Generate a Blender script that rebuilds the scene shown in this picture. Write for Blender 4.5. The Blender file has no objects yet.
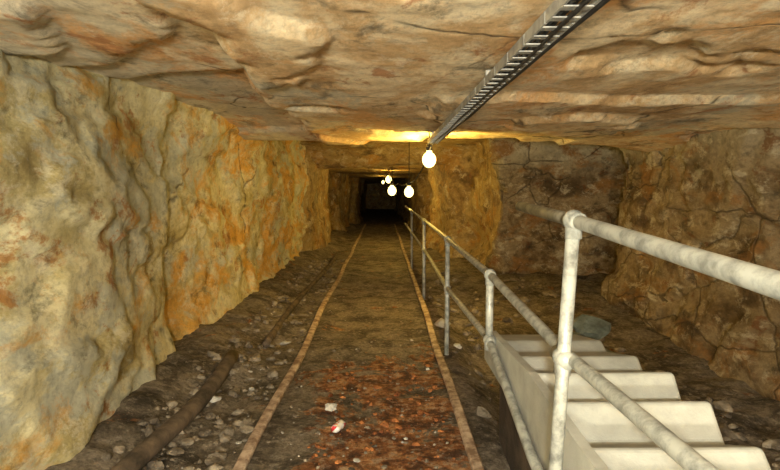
import bpy, bmesh, math, random
from mathutils import Vector, Matrix, noise
random.seed(7)
S=bpy.context.scene
try:
    S.view_settings.view_transform='Standard'; S.view_settings.look='None'
except Exception: pass
def link(o): S.collection.objects.link(o); return o
def lerp(a,b,t): return a+(b-a)*t
def sm(a,b,x):
    t=max(0,min(1,(x-a)/(b-a))); return t*t*(3-2*t)

# ---------------------------------------------------------------- materials
def newmat(name):
    m=bpy.data.materials.new(name); m.use_nodes=True
    nt=m.node_tree; return m,nt,nt.nodes['Principled BSDF']
class N:
    def __init__(s,nt): s.nt=nt; s.co=s.new('ShaderNodeTexCoord').outputs['Object']
    def new(s,t): return s.nt.nodes.new(t)
    def l(s,a,b): s.nt.links.new(a,b)
    def mapp(s,scale=(1,1,1),loc=(0,0,0),rot=(0,0,0)):
        m=s.new('ShaderNodeMapping'); s.l(s.co,m.inputs[0])
        m.inputs['Scale'].default_value=scale; m.inputs['Location'].default_value=loc; m.inputs['Rotation'].default_value=rot
        return m.outputs[0]
    def noise(s,scale,detail=6,rough=.6,dist=0,vec=None):
        n=s.new('ShaderNodeTexNoise'); s.l(vec or s.co,n.inputs['Vector'])
        n.inputs['Scale'].default_value=scale;n.inputs['Detail'].default_value=detail
        n.inputs['Roughness'].default_value=rough;n.inputs['Distortion'].default_value=dist
        return n.outputs['Fac']
    def ramp(s,f,stops):
        r=s.new('ShaderNodeValToRGB'); s.l(f,r.inputs[0]); e=r.color_ramp.elements
        while len(e)<len(stops): e.new(.5)
        for i,(p,c) in enumerate(stops):
            e[i].position=p
            e[i].color=(c,c,c,1) if not isinstance(c,tuple) else (*c,1)
        return r.outputs[0]
    def mix(s,f,a,b,mode='MIX'):
        m=s.new('ShaderNodeMix'); m.data_type='RGBA'; m.blend_type=mode
        for k,v in ((0,f),(6,a),(7,b)):
            if isinstance(v,(int,float)): m.inputs[k].default_value=v
            elif isinstance(v,tuple): m.inputs[k].default_value=(*v,1)
            else: s.l(v,m.inputs[k])
        return m.outputs[2]
    def math(s,op,a,b=0):
        m=s.new('ShaderNodeMath'); m.operation=op
        for k,v in ((0,a),(1,b)):
            if isinstance(v,(int,float)): m.inputs[k].default_value=v
            else: s.l(v,m.inputs[k])
        return m.outputs[0]
    def axis(s,i,a,b):
        x=s.new('ShaderNodeSeparateXYZ'); s.l(s.co,x.inputs[0])
        r=s.new('ShaderNodeMapRange'); r.interpolation_type='SMOOTHSTEP'; s.l(x.outputs[i],r.inputs[0]); r.inputs[1].default_value=a; r.inputs[2].default_value=b
        return r.outputs[0]
    def bump(s,h,st,dist,bs,prev=None):
        b=s.new('ShaderNodeBump'); s.l(h,b.inputs['Height']); b.inputs['Strength'].default_value=st; b.inputs['Distance'].default_value=dist
        if prev: s.l(prev,b.inputs['Normal'])
        return b.outputs[0]

def rock(name,c_dark,c_mid,c_light,c_orange,c_grey,orange_lo=.56,grey_lo=.5,crack=.6,yor=None,strat=(1,1,1),seed=0,greyz=None,bs_=1.0,vs=.6,gl=.5):
    m,nt,bs=newmat(name); n=N(nt)
    v=n.mapp(strat,(seed,seed*1.7,seed*.6))
    a=n.noise(1.6,11,.68,.4,v)
    base=n.ramp(a,[(.38,c_dark),(.46,c_mid),(.53,c_light),(.66,c_mid)])
    g=n.ramp(n.noise(.9,10,.68,.4,n.mapp(strat,(seed+9,3,5))),[(grey_lo,0.),(grey_lo+.04,.85)])
    if greyz: g=n.math('MAXIMUM',g,n.math('MULTIPLY',n.axis(*greyz),.8))
    base=n.mix(g,base,c_grey)
    o=n.noise(1.4,12,.72,.5,n.mapp(strat,(4+seed,7,2)))
    if yor: o=n.math('ADD',o,n.math('MULTIPLY',n.axis(*yor[:3]),yor[3]))
    om=n.ramp(o,[(orange_lo-.04,0.),(orange_lo,.45),(orange_lo+.05,.92)])
    base=n.mix(om,base,c_orange)
    r=n.ramp(n.noise(2.6,12,.74,.3,n.mapp(strat,(seed,1,8))),[(.575,0.),(.625,.8)])
    base=n.mix(r,base,tuple(x*y for x,y in zip(c_orange,(.65,.5,.5))))
    w=n.ramp(n.noise(4,10,.78,.3,n.mapp(strat,(seed,5,1))),[(.53,0.),(.60,.65)])
    base=n.mix(w,base,tuple(.5*x+.5*y for x,y in zip(c_light,(.84,.79,.62))))
    dk=n.ramp(n.noise(3.2,10,.75,.2,n.mapp(strat,(seed+3,1,2))),[(.36,.42),(.45,1.)])
    base=n.mix(1.,base,dk,'MULTIPLY')
    fine=n.noise(18,8,.78)
    base=n.mix(1.,base,n.ramp(fine,[(.34,.65),(.54,1.)]),'MULTIPLY')
    vo=n.new('ShaderNodeTexVoronoi'); vo.feature='DISTANCE_TO_EDGE'; vo.inputs['Scale'].default_value=vs
    dn=n.new('ShaderNodeTexNoise'); dn.inputs['Scale'].default_value=2.2; dn.inputs['Detail'].default_value=8; n.l(n.co,dn.inputs['Vector'])
    ad=n.new('ShaderNodeMix'); ad.data_type='RGBA'; ad.blend_type='ADD'; ad.inputs[0].default_value=.28
    n.l(n.mapp((.9,.8,.6 if vs<1 else 1.2),(seed,0,0)),ad.inputs[6]); n.l(dn.outputs['Color'],ad.inputs[7]); n.l(ad.outputs[2],vo.inputs['Vector'])
    ck=n.ramp(vo.outputs['Distance'],[(.0,0.),(.009*max(1,vs*1.6),1.)])
    gate=n.ramp(n.noise(.9,5,.6,0,n.mapp((1,1,1),(2,seed,2))),[(gl,0.),(gl+.06,1.)])
    ckm=n.math('MULTIPLY',n.math('SUBTRACT',1.,ck),gate)
    base=n.mix(n.math('MULTIPLY',ckm,crack),base,(.06,.04,.02))
    n.l(base,bs.inputs['Base Color']); bs.inputs['Roughness'].default_value=.7
    bs.inputs['Specular IOR Level'].default_value=.35
    h=n.math('ADD',n.noise(5,12,.78,.2,v),n.math('MULTIPLY',ckm,-.35))
    nn=n.bump(h,.9*bs_,.09,bs); nn=n.bump(fine,.5,.03,bs,nn)
    n.l(nn,bs.inputs['Normal'])
    return m

M_left=rock('sandstone_left',(.37,.29,.11),(.60,.51,.24),(.80,.74,.47),(.72,.38,.06),(.58,.59,.47),.585,.51,.7,(1,4.0,6.0,.07),(1,.7,1.15),0)
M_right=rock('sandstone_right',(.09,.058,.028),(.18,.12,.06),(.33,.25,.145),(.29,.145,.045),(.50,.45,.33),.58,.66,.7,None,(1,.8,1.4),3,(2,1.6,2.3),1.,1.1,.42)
M_ceil=rock('sandstone_roof',(.54,.35,.17),(.70,.49,.26),(.88,.74,.50),(.74,.41,.16),(.60,.57,.45),.56,.57,.9,None,(1,.5,1),6,(0,-.65,-1.3),.6)
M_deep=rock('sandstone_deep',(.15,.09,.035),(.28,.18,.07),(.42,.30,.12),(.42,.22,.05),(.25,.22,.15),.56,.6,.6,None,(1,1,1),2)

def simple(name,c1,c2,scale=8,rough=.7,metal=0,bump=.3,dist=.01,lo=.4,hi=.62,spec=.4):
    m,nt,bs=newmat(name); n=N(nt)
    f=n.noise(scale,8,.65)
    n.l(n.ramp(f,[(lo,c1),(hi,c2)]),bs.inputs['Base Color'])
    bs.inputs['Roughness'].default_value=rough; bs.inputs['Metallic'].default_value=metal
    bs.inputs['Specular IOR Level'].default_value=spec
    n.l(n.bump(n.noise(scale*3,6,.7),bump,dist,bs),bs.inputs['Normal'])
    return m
M_rail=simple('rusty_dusty_rail',(.17,.105,.07),(.50,.40,.31),11,.7,.0,.6,.012)
M_galv=simple('galvanised_pipe',(.17,.18,.17),(.38,.40,.375),16,.45,.2,.25,.004,.38,.58)
M_conc=simple('pale_concrete',(.27,.28,.255),(.41,.42,.385),3,.9,0,.5,.012,.35,.6)
M_plinth=simple('dark_concrete',(.03,.02,.013),(.08,.055,.035),5,.9,0,.6,.03)  # much darker brown than the pale concrete of the steps
M_tray=simple('galvanised_tray',(.24,.24,.23),(.40,.40,.37),20,.5,.3,.1,.003)
M_black=simple('black_cable',(.012,.012,.012),(.03,.03,.03),20,.5,0,.1,.002)
M_hose=simple('old_timber_dark',(.04,.03,.02),(.13,.095,.065),7,.85,0,.7,.02)
M_stone=simple('grey_stone',(.07,.055,.04),(.26,.22,.165),6,.9,0,.7,.02)
M_rust=simple('rust_stone',(.14,.042,.012),(.38,.15,.045),9,.9,0,.7,.02)
M_pale=simple('pale_stone',(.32,.31,.28),(.46,.45,.41),9,.9,0,.5,.02)
M_blue=simple('bluegrey_stone',(.08,.095,.075),(.18,.21,.18),7,.8,0,.5,.02)

def floor_mat():
    m,nt,bs=newmat('mine_floor_dirt'); n=N(nt)
    a=n.noise(3,10,.75,.4)
    base=n.ramp(a,[(.37,(.04,.031,.022)),(.47,(.125,.10,.07)),(.58,(.27,.225,.17))])
    inx=n.math('MULTIPLY',n.axis(0,-.70,-.3),n.axis(0,.62,.40))
    iny=n.math('MULTIPLY',n.axis(1,5.6,4.3),n.axis(1,1.5,2.2))
    rm=n.math('MULTIPLY',inx,iny)
    rn=n.math('ADD',n.noise(2.2,10,.74,.8),n.math('MULTIPLY',rm,.17))
    r=n.ramp(rn,[(.60,0.),(.645,.95)])
    rc=n.ramp(n.noise(7,8,.72),[(.42,(.085,.028,.010)),(.50,(.29,.10,.026)),(.59,(.56,.29,.12))])
    base=n.mix(r,base,rc)
    pale=n.math('MULTIPLY',n.ramp(n.noise(14,6,.75),[(.54,0.),(.60,.85)]),.6)
    base=n.mix(pale,base,(.40,.35,.28))
    base=n.mix(1.,base,n.ramp(n.noise(30,6,.75),[(.38,.45),(.55,1.)]),'MULTIPLY')
    n.l(base,bs.inputs['Base Color']); bs.inputs['Roughness'].default_value=.8; bs.inputs['Specular IOR Level'].default_value=.35
    nn=n.bump(n.noise(9,10,.75),.9,.08,bs); nn=n.bump(n.noise(45,6,.7),.6,.02,bs,nn)
    n.l(nn,bs.inputs['Normal']); return m
M_floor=floor_mat()

# ---------------------------------------------------------------- grid builders
def grid_obj(name,P,mat,mat2=None,pick=None):
    me=bpy.data.meshes.new(name); R=len(P);C=len(P[0])
    vs=[p for r in P for p in r]; fs=[]
    for i in range(R-1):
        for j in range(C-1):
            fs.append((i*C+j,i*C+j+1,(i+1)*C+j+1,(i+1)*C+j))
    me.from_pydata(vs,[],fs); me.materials.append(mat)
    if mat2:
        me.materials.append(mat2)
        for p in me.polygons:
            if pick(p.center): p.material_index=1
    for p in me.polygons: p.use_smooth=True
    me.validate(); me.update()
    o=link(bpy.data.objects.new(name,me)); return o
def fr(v,o=5,h=.9): return noise.fractal(v,h,2.1,o,noise_basis='PERLIN_ORIGINAL')
def terr(x,k=1.0):
    f=math.floor(x*k); t=x*k-f; return (f+sm(.92,1.0,t))/k

def ceil_z(x,y):
    z=2.10
    if y>7: z+= .38*sm(7.05,7.5,y)
    if y>12: z-= .40*sm(12,12.8,y)
    z+= .03*noise.noise(Vector((x*.35+4,y*.25,1)))
    q=Vector((x*.45+y*.12,y*.42-x*.1,3.3))
    z+= .07*terr(noise.noise(q)*2.0+.22*noise.noise(q*3)+.12*noise.noise(q*9)+.05*noise.noise(q*20),1.5)
    edge=-.75+.25*noise.noise(Vector((y*.6,2,0)))+.10*noise.noise(Vector((y*2.1,5,0)))+.04*noise.noise(Vector((y*7,5,0)))
    if y<8: z+= (.13*sm(edge+.03,edge-.03,x)+.02*sm(edge,edge-.9,x))*sm(8,5.5,y)
    z+= .006*fr(Vector((x*1.5,y*1.3,7)))+.008*fr(Vector((x*6,y*6,1)))
    z-= .10*sm(2.5,3.6,x)
    return z
def ys(y0,y1):
    out=[];y=y0
    while y<y1:
        out.append(y); y+= .045 if y<5 else .045+.012*(y-5)
        if y<0: y+=.1
    out.append(y1); return out
YS=ys(-6,45)
xs=[-2.4+i*.045 for i in range(int(7.2/.045)+1)]
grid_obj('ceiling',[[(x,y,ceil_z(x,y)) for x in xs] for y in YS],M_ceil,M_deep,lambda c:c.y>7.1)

def floor_z(x,y):
    z=.0
    z+= .16*sm(-1.0,-1.75,x)
    z-= .16*sm(.62,.95,x)*sm(9,6,y)
    d=min(abs(x+.76),abs(x-.5))
    k=.35+.65*sm(.05,.3,d)
    rough = 1.0 if (x<-.8 or x>.55) else .45
    z+= k*rough*(.05*fr(Vector((x*1.3,y*1.3,2)))+.028*fr(Vector((x*5,y*5,4))))
    z+= .018*(1-sm(.04,.22,d))*(.5+noise.noise(Vector((x*2,y*1.1,9))))
    return z
grid_obj('floor',[[(x,y,floor_z(x,y)) for x in xs] for y in YS],M_floor)

def wall(name,path,z0,z1,side,mat,step=.05,lean=.12,mat2=None,pick=None,seed=0,blk=.05):
    pts=[]
    for (a,b) in zip(path[:-1],path[1:]):
        a=Vector(a);b=Vector(b);L=(b-a).length; st=step if min(a.y,b.y)<8 else step*1.7
        k=max(2,int(L/st))
        for i in range(k): pts.append(a.lerp(b,i/k))
    pts.append(Vector(path[-1]))
    for _ in range(3):
        pts=[pts[0]]+[(pts[i-1]+pts[i]*2+pts[i+1])/4 for i in range(1,len(pts)-1)]+[pts[-1]]
    nz=int((z1-z0)/.045); P=[]
    for i,p in enumerate(pts):
        t=(pts[min(i+1,len(pts)-1)]-pts[max(i-1,0)]).normalized()
        nrm=Vector((t.y,-t.x))*side
        row=[]
        for j in range(nz+1):
            z=z0+(z1-z0)*j/nz
            q=Vector((p.x+seed,p.y,z))
            d=.09*noise.noise(q*.5)+.03*noise.noise(q*1.3)
            s=noise.noise(Vector((p.x*.4+seed,p.y*.4,z*1.3)))*2+.4*noise.noise(q*1.7)+.2*noise.noise(q*5)
            d+=.07*terr(s,1.4)
            jv=noise.noise(Vector((p.x*.8+seed+9,p.y*.6,z*.6)))*2.2+.25*noise.noise(q*4)
            d+=blk*terr(jv,1.5)
            d+=.014*fr(q*2.2)+.014*fr(q*7)
            d+=lean*sm(1.2,z1,z)+ .18*sm(.5,-.1,z)*(.6+.8*noise.noise(q*1.1))
            row.append((p.x+nrm.x*d,p.y+nrm.y*d,z))
        P.append(row)
    return grid_obj(name,P,mat,mat2,pick)
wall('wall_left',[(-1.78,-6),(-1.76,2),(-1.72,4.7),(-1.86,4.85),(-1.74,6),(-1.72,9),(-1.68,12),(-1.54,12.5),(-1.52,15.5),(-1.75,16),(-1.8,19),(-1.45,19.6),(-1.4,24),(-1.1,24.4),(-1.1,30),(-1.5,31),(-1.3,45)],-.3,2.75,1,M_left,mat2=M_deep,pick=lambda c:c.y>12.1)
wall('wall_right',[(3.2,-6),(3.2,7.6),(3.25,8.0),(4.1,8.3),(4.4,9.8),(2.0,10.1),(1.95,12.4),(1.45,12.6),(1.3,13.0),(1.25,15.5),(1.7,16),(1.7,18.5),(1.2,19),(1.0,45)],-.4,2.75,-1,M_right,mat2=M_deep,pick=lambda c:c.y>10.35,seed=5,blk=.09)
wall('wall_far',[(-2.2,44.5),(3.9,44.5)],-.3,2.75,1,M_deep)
wall('wall_back',[(-2.2,-5.8),(3.9,-5.8)],-.3,2.75,-1,M_ceil)

# ---------------------------------------------------------------- helpers for objects
def empty(name,loc=(0,0,0)):
    o=bpy.data.objects.new(name,None); o.location=loc; return link(o)
def mesh_obj(name,bm,mat,parent=None,smooth=True):
    me=bpy.data.meshes.new(name); bm.to_mesh(me); bm.free(); me.materials.append(mat)
    if smooth:
        for p in me.polygons: p.use_smooth=True
    o=link(bpy.data.objects.new(name,me))
    if parent: o.parent=parent
    return o
def tube(bm,pts,r,n=14,caps=True):
    pts=[Vector(p) for p in pts]; rings=[]
    for i,p in enumerate(pts):
        t=(pts[min(i+1,len(pts)-1)]-pts[max(i-1,0)]).normalized()
        up=Vector((0,0,1)) if abs(t.z)<.9 else Vector((1,0,0))
        a=t.cross(up).normalized(); b=t.cross(a)
        rings.append([bm.verts.new(p+a*r*math.cos(k*2*math.pi/n)+b*r*math.sin(k*2*math.pi/n)) for k in range(n)])
    for A,B in zip(rings[:-1],rings[1:]):
        for k in range(n): bm.faces.new((A[k],A[(k+1)%n],B[(k+1)%n],B[k]))
    if caps: bm.faces.new(rings[0][::-1]); bm.faces.new(rings[-1])
def ball(bm,c,r,sc=(1,1,1)):
    bmesh.ops.create_uvsphere(bm,u_segments=16,v_segments=10,radius=r,matrix=Matrix.Translation(c)@Matrix.Diagonal((*sc,1)))
def box(bm,a,b):
    c=[(a[i]+b[i])/2 for i in range(3)]; s=[b[i]-a[i] for i in range(3)]
    bmesh.ops.create_cube(bm,size=1,matrix=Matrix.Translation(c)@Matrix.Diagonal((*s,1)))

# ---------------------------------------------------------------- rails
prof=[(-.036,0),(.036,0),(.036,.012),(.012,.022),(.012,.055),(.026,.062),(.028,.08),(.02,.088),(-.02,.088),(-.028,.08),(-.026,.062),(-.012,.055),(-.012,.022),(-.036,.012)]
def rail(name,x,y0,y1,z=-.015,w=1,wob=0.01):
    bm=bmesh.new(); rings=[]; y=y0
    while y<=y1:
        dx=wob*noise.noise(Vector((y*.5,x,1))); dz=.008*noise.noise(Vector((y*.7,x,4)))
        rings.append([bm.verts.new((x+dx+px*w,y,z+pz*w+dz)) for px,pz in prof]); y+=.2
    k=len(prof)
    for A,B in zip(rings[:-1],rings[1:]):
        for i in range(k): bm.faces.new((A[i],B[i],B[(i+1)%k],A[(i+1)%k]))
    bm.faces.new(rings[0]); bm.faces.new(rings[-1][::-1])
    bmesh.ops.recalc_face_normals(bm,faces=bm.faces)
    return mesh_obj(name,bm,M_rail,smooth=False)
rail('railway_rail',-.74,-2,24,-.04,1.15,.04)
rail('railway_rail.001',.50,-2,24,-.04,1.15,.03)
bm=bmesh.new(); tube(bm,[(-1.28+.03*math.sin(y*2),y,.08+.015*math.sin(y*3)) for y in [1.5+i*.2 for i in range(17)]],.055,10); mesh_obj('discarded_timber_pole',bm,M_hose)
bm=bmesh.new(); tube(bm,[(-1.08+.05*math.sin(y*.7),y,.05) for y in [5.2+i*.25 for i in range(32)]],.035,8); mesh_obj('old_pipe',bm,M_hose)

# ---------------------------------------------------------------- stairs
X0,X1=.63,1.22
EY=1.5
nose=[(3.07,.835),(2.62,.79),(2.29,.76),(2.02,.78),(1.73,.82),(1.43,.83),(1.13,.83),(.83,.83),(.53,.83)]
foot=[(2.98,.875),(2.56,.845),(2.21,.86),(1.92,.90),(1.63,.92),(1.33,.93),(1.03,.93),(.73,.93),(.45,.93)]
poly=[(3.45,.90)]
for a,b in zip(nose,foot): poly.append(a); poly.append(b)
top=[(y,EY-h) for y,h in poly]
stairs=empty('concrete_stairs')
bm=bmesh.new()
pr=top+[(top[-1][0],.44),(3.45,.44)]
A=[bm.verts.new((X0,y,z)) for y,z in pr]; B=[bm.verts.new((X1,y,z)) for y,z in pr]
k=len(pr)
for i in range(k): bm.faces.new((A[i],A[(i+1)%k],B[(i+1)%k],B[i]))
bm.faces.new(A[::-1]); bm.faces.new(B)
bmesh.ops.recalc_face_normals(bm,faces=bm.faces)
o=mesh_obj('steps',bm,M_conc,stairs,False)
bv=o.modifiers.new('b','BEVEL'); bv.width=.018; bv.segments=3; bv.limit_method='ANGLE'
bm=bmesh.new()
sp=[(3.15,.70),(2.3,.74),(1.7,.71),(.45,.70),(.45,.42),(1.7,.42),(2.4,.48),(3.15,.55)]
A=[bm.verts.new((X0-.025,y,z)) for y,z in sp]; B=[bm.verts.new((X0+.012,y,z)) for y,z in sp]
k=len(sp)
for i in range(k): bm.faces.new((A[i],A[(i+1)%k],B[(i+1)%k],B[i]))
bm.faces.new(A[::-1]); bm.faces.new(B); bmesh.ops.recalc_face_normals(bm,faces=bm.faces)
mesh_obj('side_kerb',bm,M_conc,stairs,False)
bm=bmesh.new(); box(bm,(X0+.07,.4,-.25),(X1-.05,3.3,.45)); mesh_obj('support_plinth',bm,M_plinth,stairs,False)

# ---------------------------------------------------------------- handrail
hr=empty('pipe_handrail')
R=.0205; HX=.575
bm=bmesh.new()
tube(bm,[(HX,2.36,1.432),(HX,1.69,1.408),(HX+.0,.81,1.362),(HX,.1,1.33)],R)
mesh_obj('top_rail',bm,M_galv,hr)
bm=bmesh.new()
tube(bm,[(HX+.02,.3,.99),(HX,1.0,.995),(HX,1.71,.985),(HX,3.0,1.045),(HX,5,1.06),(HX-.01,6.8,1.08),(HX-.03,9.5,1.10),(HX-.06,13,1.12)],R)
mesh_obj('middle_rail',bm,M_galv,hr)
bm=bmesh.new()
tube(bm,[(HX,1.5,.40),(HX,2.1,.47),(HX,3.0,.69),(HX,5,.62),(HX-.01,6.8,.68),(HX-.03,9.5,.70),(HX-.06,13,.72)],R)
mesh_obj('lower_rail',bm,M_galv,hr)
posts=[(HX,1.69,1.41,.38,-.05),(HX,3.0,1.045,.64,0),(HX,5.0,1.06,-.15,0),(HX-.02,7.6,1.09,-.15,0),(HX-.04,10.5,1.1,-.05,0)]
for i,(x,y,zt,zb,dx) in enumerate(posts):
    bm=bmesh.new(); tube(bm,[(x,y,zt),(x+dx,y,zb)],R*1.02)
    mesh_obj('post_%d'%(i+1),bm,M_galv,hr)
bm=bmesh.new()
for c in [(HX,1.69,1.408),(HX-.02,1.70,.985),(HX,3.0,1.045),(HX,3.0,.69),(HX,5,1.06),(HX,5,.62),(HX-.02,7.6,1.085),(HX-.02,7.6,.69),(HX-.04,10.5,1.1),(HX-.04,10.5,.7)]:
    ball(bm,c,.033)
    tube(bm,[(c[0],c[1]-.05,c[2]),(c[0],c[1]+.05,c[2])],.0255)
    tube(bm,[(c[0],c[1],c[2]-.055),(c[0],c[1],c[2]+.02)],.0255)
box(bm,(HX-.02,2.97,.66),(X0+.02,3.03,.69))
mesh_obj('clamp_fittings',bm,M_galv,hr)

# ---------------------------------------------------------------- cable tray
tr=empty('cable_tray')
bm=bmesh.new()
ZT=2.03
def trp(y): return Vector((.545-.005*y,y,ZT-.004*y))
ysd=[-1+.25*i for i in range(29)]
TW=.042
for s in (-1,1):
    for y0,y1 in zip(ysd[:-1],ysd[1:]):
        a=trp(y0)
        box(bm,(a.x+s*TW-.004,y0,a.z-.02),(a.x+s*TW+.004,y1+.002,a.z+.018))
for i in range(70):
    y=-1+.1*i; a=trp(y)
    box(bm,(a.x-TW,y-.018,a.z-.022),(a.x+TW,y+.018,a.z-.018))
mesh_obj('tray_ladder',bm,M_tray,tr,False)
bm=bmesh.new()
for dx,dz,r in ((-.02,-.008,.009),(.0,-.006,.008),(.02,-.008,.009),(.056,-.014,.010),(.004,-.03,.006)):
    tube(bm,[trp(y)+Vector((dx+.004*math.sin(y*3+dx*50),0,dz+.003*math.sin(y*5+dx*80))) for y in [-1+.2*i for i in range(36)]],r,8)
mesh_obj('cables',bm,M_black,tr)
bm=bmesh.new()
for y in (1.2,2.9,4.6,5.9):
    a=trp(y); box(bm,(a.x-.012,y-.012,a.z+.0),(a.x+.012,y+.012,a.z+.14)); box(bm,(a.x-TW,y-.012,a.z+.012),(a.x+TW,y+.012,a.z+.018))
mesh_obj('hangers',bm,M_tray,tr,False)

# ---------------------------------------------------------------- lamps
def emis(name,c,s):
    m,nt,bs=newmat(name); bs.inputs['Base Color'].default_value=(1,.8,.4,1)
    bs.inputs['Emission Color'].default_value=(*c,1); bs.inputs['Emission Strength'].default_value=s; return m
M_bulb=emis('glowing_bulb',(1,.76,.26),5)
lamps=[((.52,6.4,1.84),.078,110),((.50,10.9,1.46),.09,65),((.22,14.0,1.48),.105,50),((.16,16.5,1.80),.09,45),((.0,22,1.8),.055,8)]
for i,(p,r,w) in enumerate(lamps):
    L=empty('hanging_bulb_lamp'+('' if i==0 else '.%03d'%i),p)
    bm=bmesh.new(); ball(bm,(0,0,0),r,(1,1,1.15)); tube(bm,[(0,0,r*.9),(0,0,r*1.4)],r*.4)
    mesh_obj('bulb',bm,M_bulb,L)
    bm=bmesh.new(); tube(bm,[(0,0,r*1.3),(0,0,r*2.2)],r*.45); tube(bm,[(0,0,r*2.1),(0,.0,ceil_z(p[0],p[1])-p[2]+.03)],.008,6)
    mesh_obj('socket_and_flex',bm,M_black,L)
    ld=bpy.data.lights.new('bulb_light','POINT'); ld.energy=w; ld.color=(1,.66,.13); ld.shadow_soft_size=.05
    lo=link(bpy.data.objects.new('bulb_light',ld)); lo.parent=L; lo.location=(.0,r+.08,0)
bm=bmesh.new(); pts=[]
anch=[(.52,5.95,2.02),(.55,8.6,1.75),(.50,10.9,1.66),(.34,12.6,1.64),(.22,14,1.70),(.16,16.5,1.99),(.0,22,1.95)]
for a,b in zip(anch[:-1],anch[1:]):
    for k in range(10):
        t=k/10; p=Vector(a).lerp(Vector(b),t); p.z-=.25*t*(1-t)*.8; pts.append(p)
pts.append(Vector(anch[-1])); tube(bm,pts,.012,6); mesh_obj('festoon_cable',bm,M_black)

# ---------------------------------------------------------------- stones
def stones(name,items,mat):
    bm=bmesh.new()
    for (x,y,z,s) in items:
        r=bmesh.ops.create_icosphere(bm,subdivisions=2 if s>.03 else 1,radius=1)
        sx,sy,sz=[s*random.uniform(.6,1.25) for _ in range(3)]; sz*=.65
        rot=Matrix.Rotation(random.random()*6.28,3,'Z')@Matrix.Rotation(random.uniform(-.4,.4),3,'X'); o=random.random()*90
        for v in r['verts']:
            c=v.co.copy(); c*=1+.45*noise.noise(c*1.4+Vector((o,o,0)))
            c=Vector([round(q*2.6)/2.6*.45+q*.55 for q in c])
            v.co=rot@Vector((c.x*sx,c.y*sy,c.z*sz))+Vector((x,y,z))
    return mesh_obj(name,bm,mat,smooth=False)
def scatter(n,xr,yr,sr,p=2.5,lo=.07):
    out=[]
    while len(out)<n:
        x=random.uniform(*xr); y=yr[0]+(yr[1]-yr[0])*random.random()**1.4
        if min(abs(x+.74),abs(x-.5))<lo: continue
        s=sr[0]+(sr[1]-sr[0])*random.random()**p
        out.append((x,y,floor_z(x,y)+s*.1,s))
    return out
stones('grey_rubble',scatter(1700,(-1.45,-.82),(2,12),(.006,.05),4.5,.05)+scatter(700,(-.68,.44),(2.2,9),(.004,.02),3,.04)+scatter(520,(1.3,2.6),(2.5,9.4),(.008,.08),4)+scatter(220,(.66,1.3),(3.6,10),(.008,.06),4),M_stone)
stones('rust_rubble',scatter(420,(-.45,.40),(2.2,4.8),(.004,.03),3),M_rust)
pl=[(-.36,3.75,.05),(-1.0,4.2,.035),(.12,2.75,.03),(.37,4.6,.025),(.66,6.2,.10),(.72,5.4,.05),(-.15,3.0,.02),(-1.2,3.9,.04),(-.98,5.5,.05)]
stones('pale_stones',[(x,y,floor_z(x,y)+s*.25,s) for x,y,s in pl]+scatter(90,(-1.45,.4),(2.3,8),(.006,.02)),M_pale)
stones('bluegrey_boulder',[(1.52,4.05,.50,.17),(1.36,3.9,.42,.17),(1.5,4.0,.15,.34)],M_blue)
def can():
    m,nt,bs=newmat('can_paint'); n=N(nt)
    n.l(n.ramp(n.noise(22,2,.5),[(.48,(.50,.03,.04)),(.52,(.6,.6,.6))]),bs.inputs['Base Color']); bs.inputs['Roughness'].default_value=.35
    bm=bmesh.new(); pts=[(i*.012,0,0) for i in range(10)]
    tube(bm,pts,.03,18)
    for v in bm.verts:
        v.co+=Vector([.008*noise.noise(v.co*40+Vector((k*9,0,0))) for k in range(3)]); v.co.z*=.75
        if v.co.x<.005 or v.co.x>.1: v.co.y*=.85; v.co.z*=.85
    o=mesh_obj('crushed_drink_can',bm,m); o.location=(-.30,3.35,.035); o.rotation_euler=(0,0,1.2)
can()

# ---------------------------------------------------------------- lights
def light(name,kind,loc,e,c,size=.1):
    l=bpy.data.lights.new(name,kind); l.energy=e; l.color=c; l.shadow_soft_size=size
    o=link(bpy.data.objects.new(name,l)); o.location=loc; return o
light('camera_flash_light','POINT',(-.12,-.8,1.62),470,(1,.96,.80),.06)
light('rear_fill_light','POINT',(-.3,-3.8,1.15),1150,(1,.92,.70),.15)  # added unseen fill behind the camera, evens out the flash fall-off
w=bpy.data.worlds.new('mine_dark'); S.world=w; w.use_nodes=True
w.node_tree.nodes['Background'].inputs[0].default_value=(.9,.75,.5,1); w.node_tree.nodes['Background'].inputs[1].default_value=.01

# ---------------------------------------------------------------- camera
cd=bpy.data.cameras.new('camera'); cd.sensor_width=36; cd.lens=26; cd.clip_start=.02
cam=link(bpy.data.objects.new('camera',cd)); cam.location=(0,0,1.5)
cam.rotation_euler=(math.radians(90-4.57),0,math.radians(-.7))
S.camera=cam
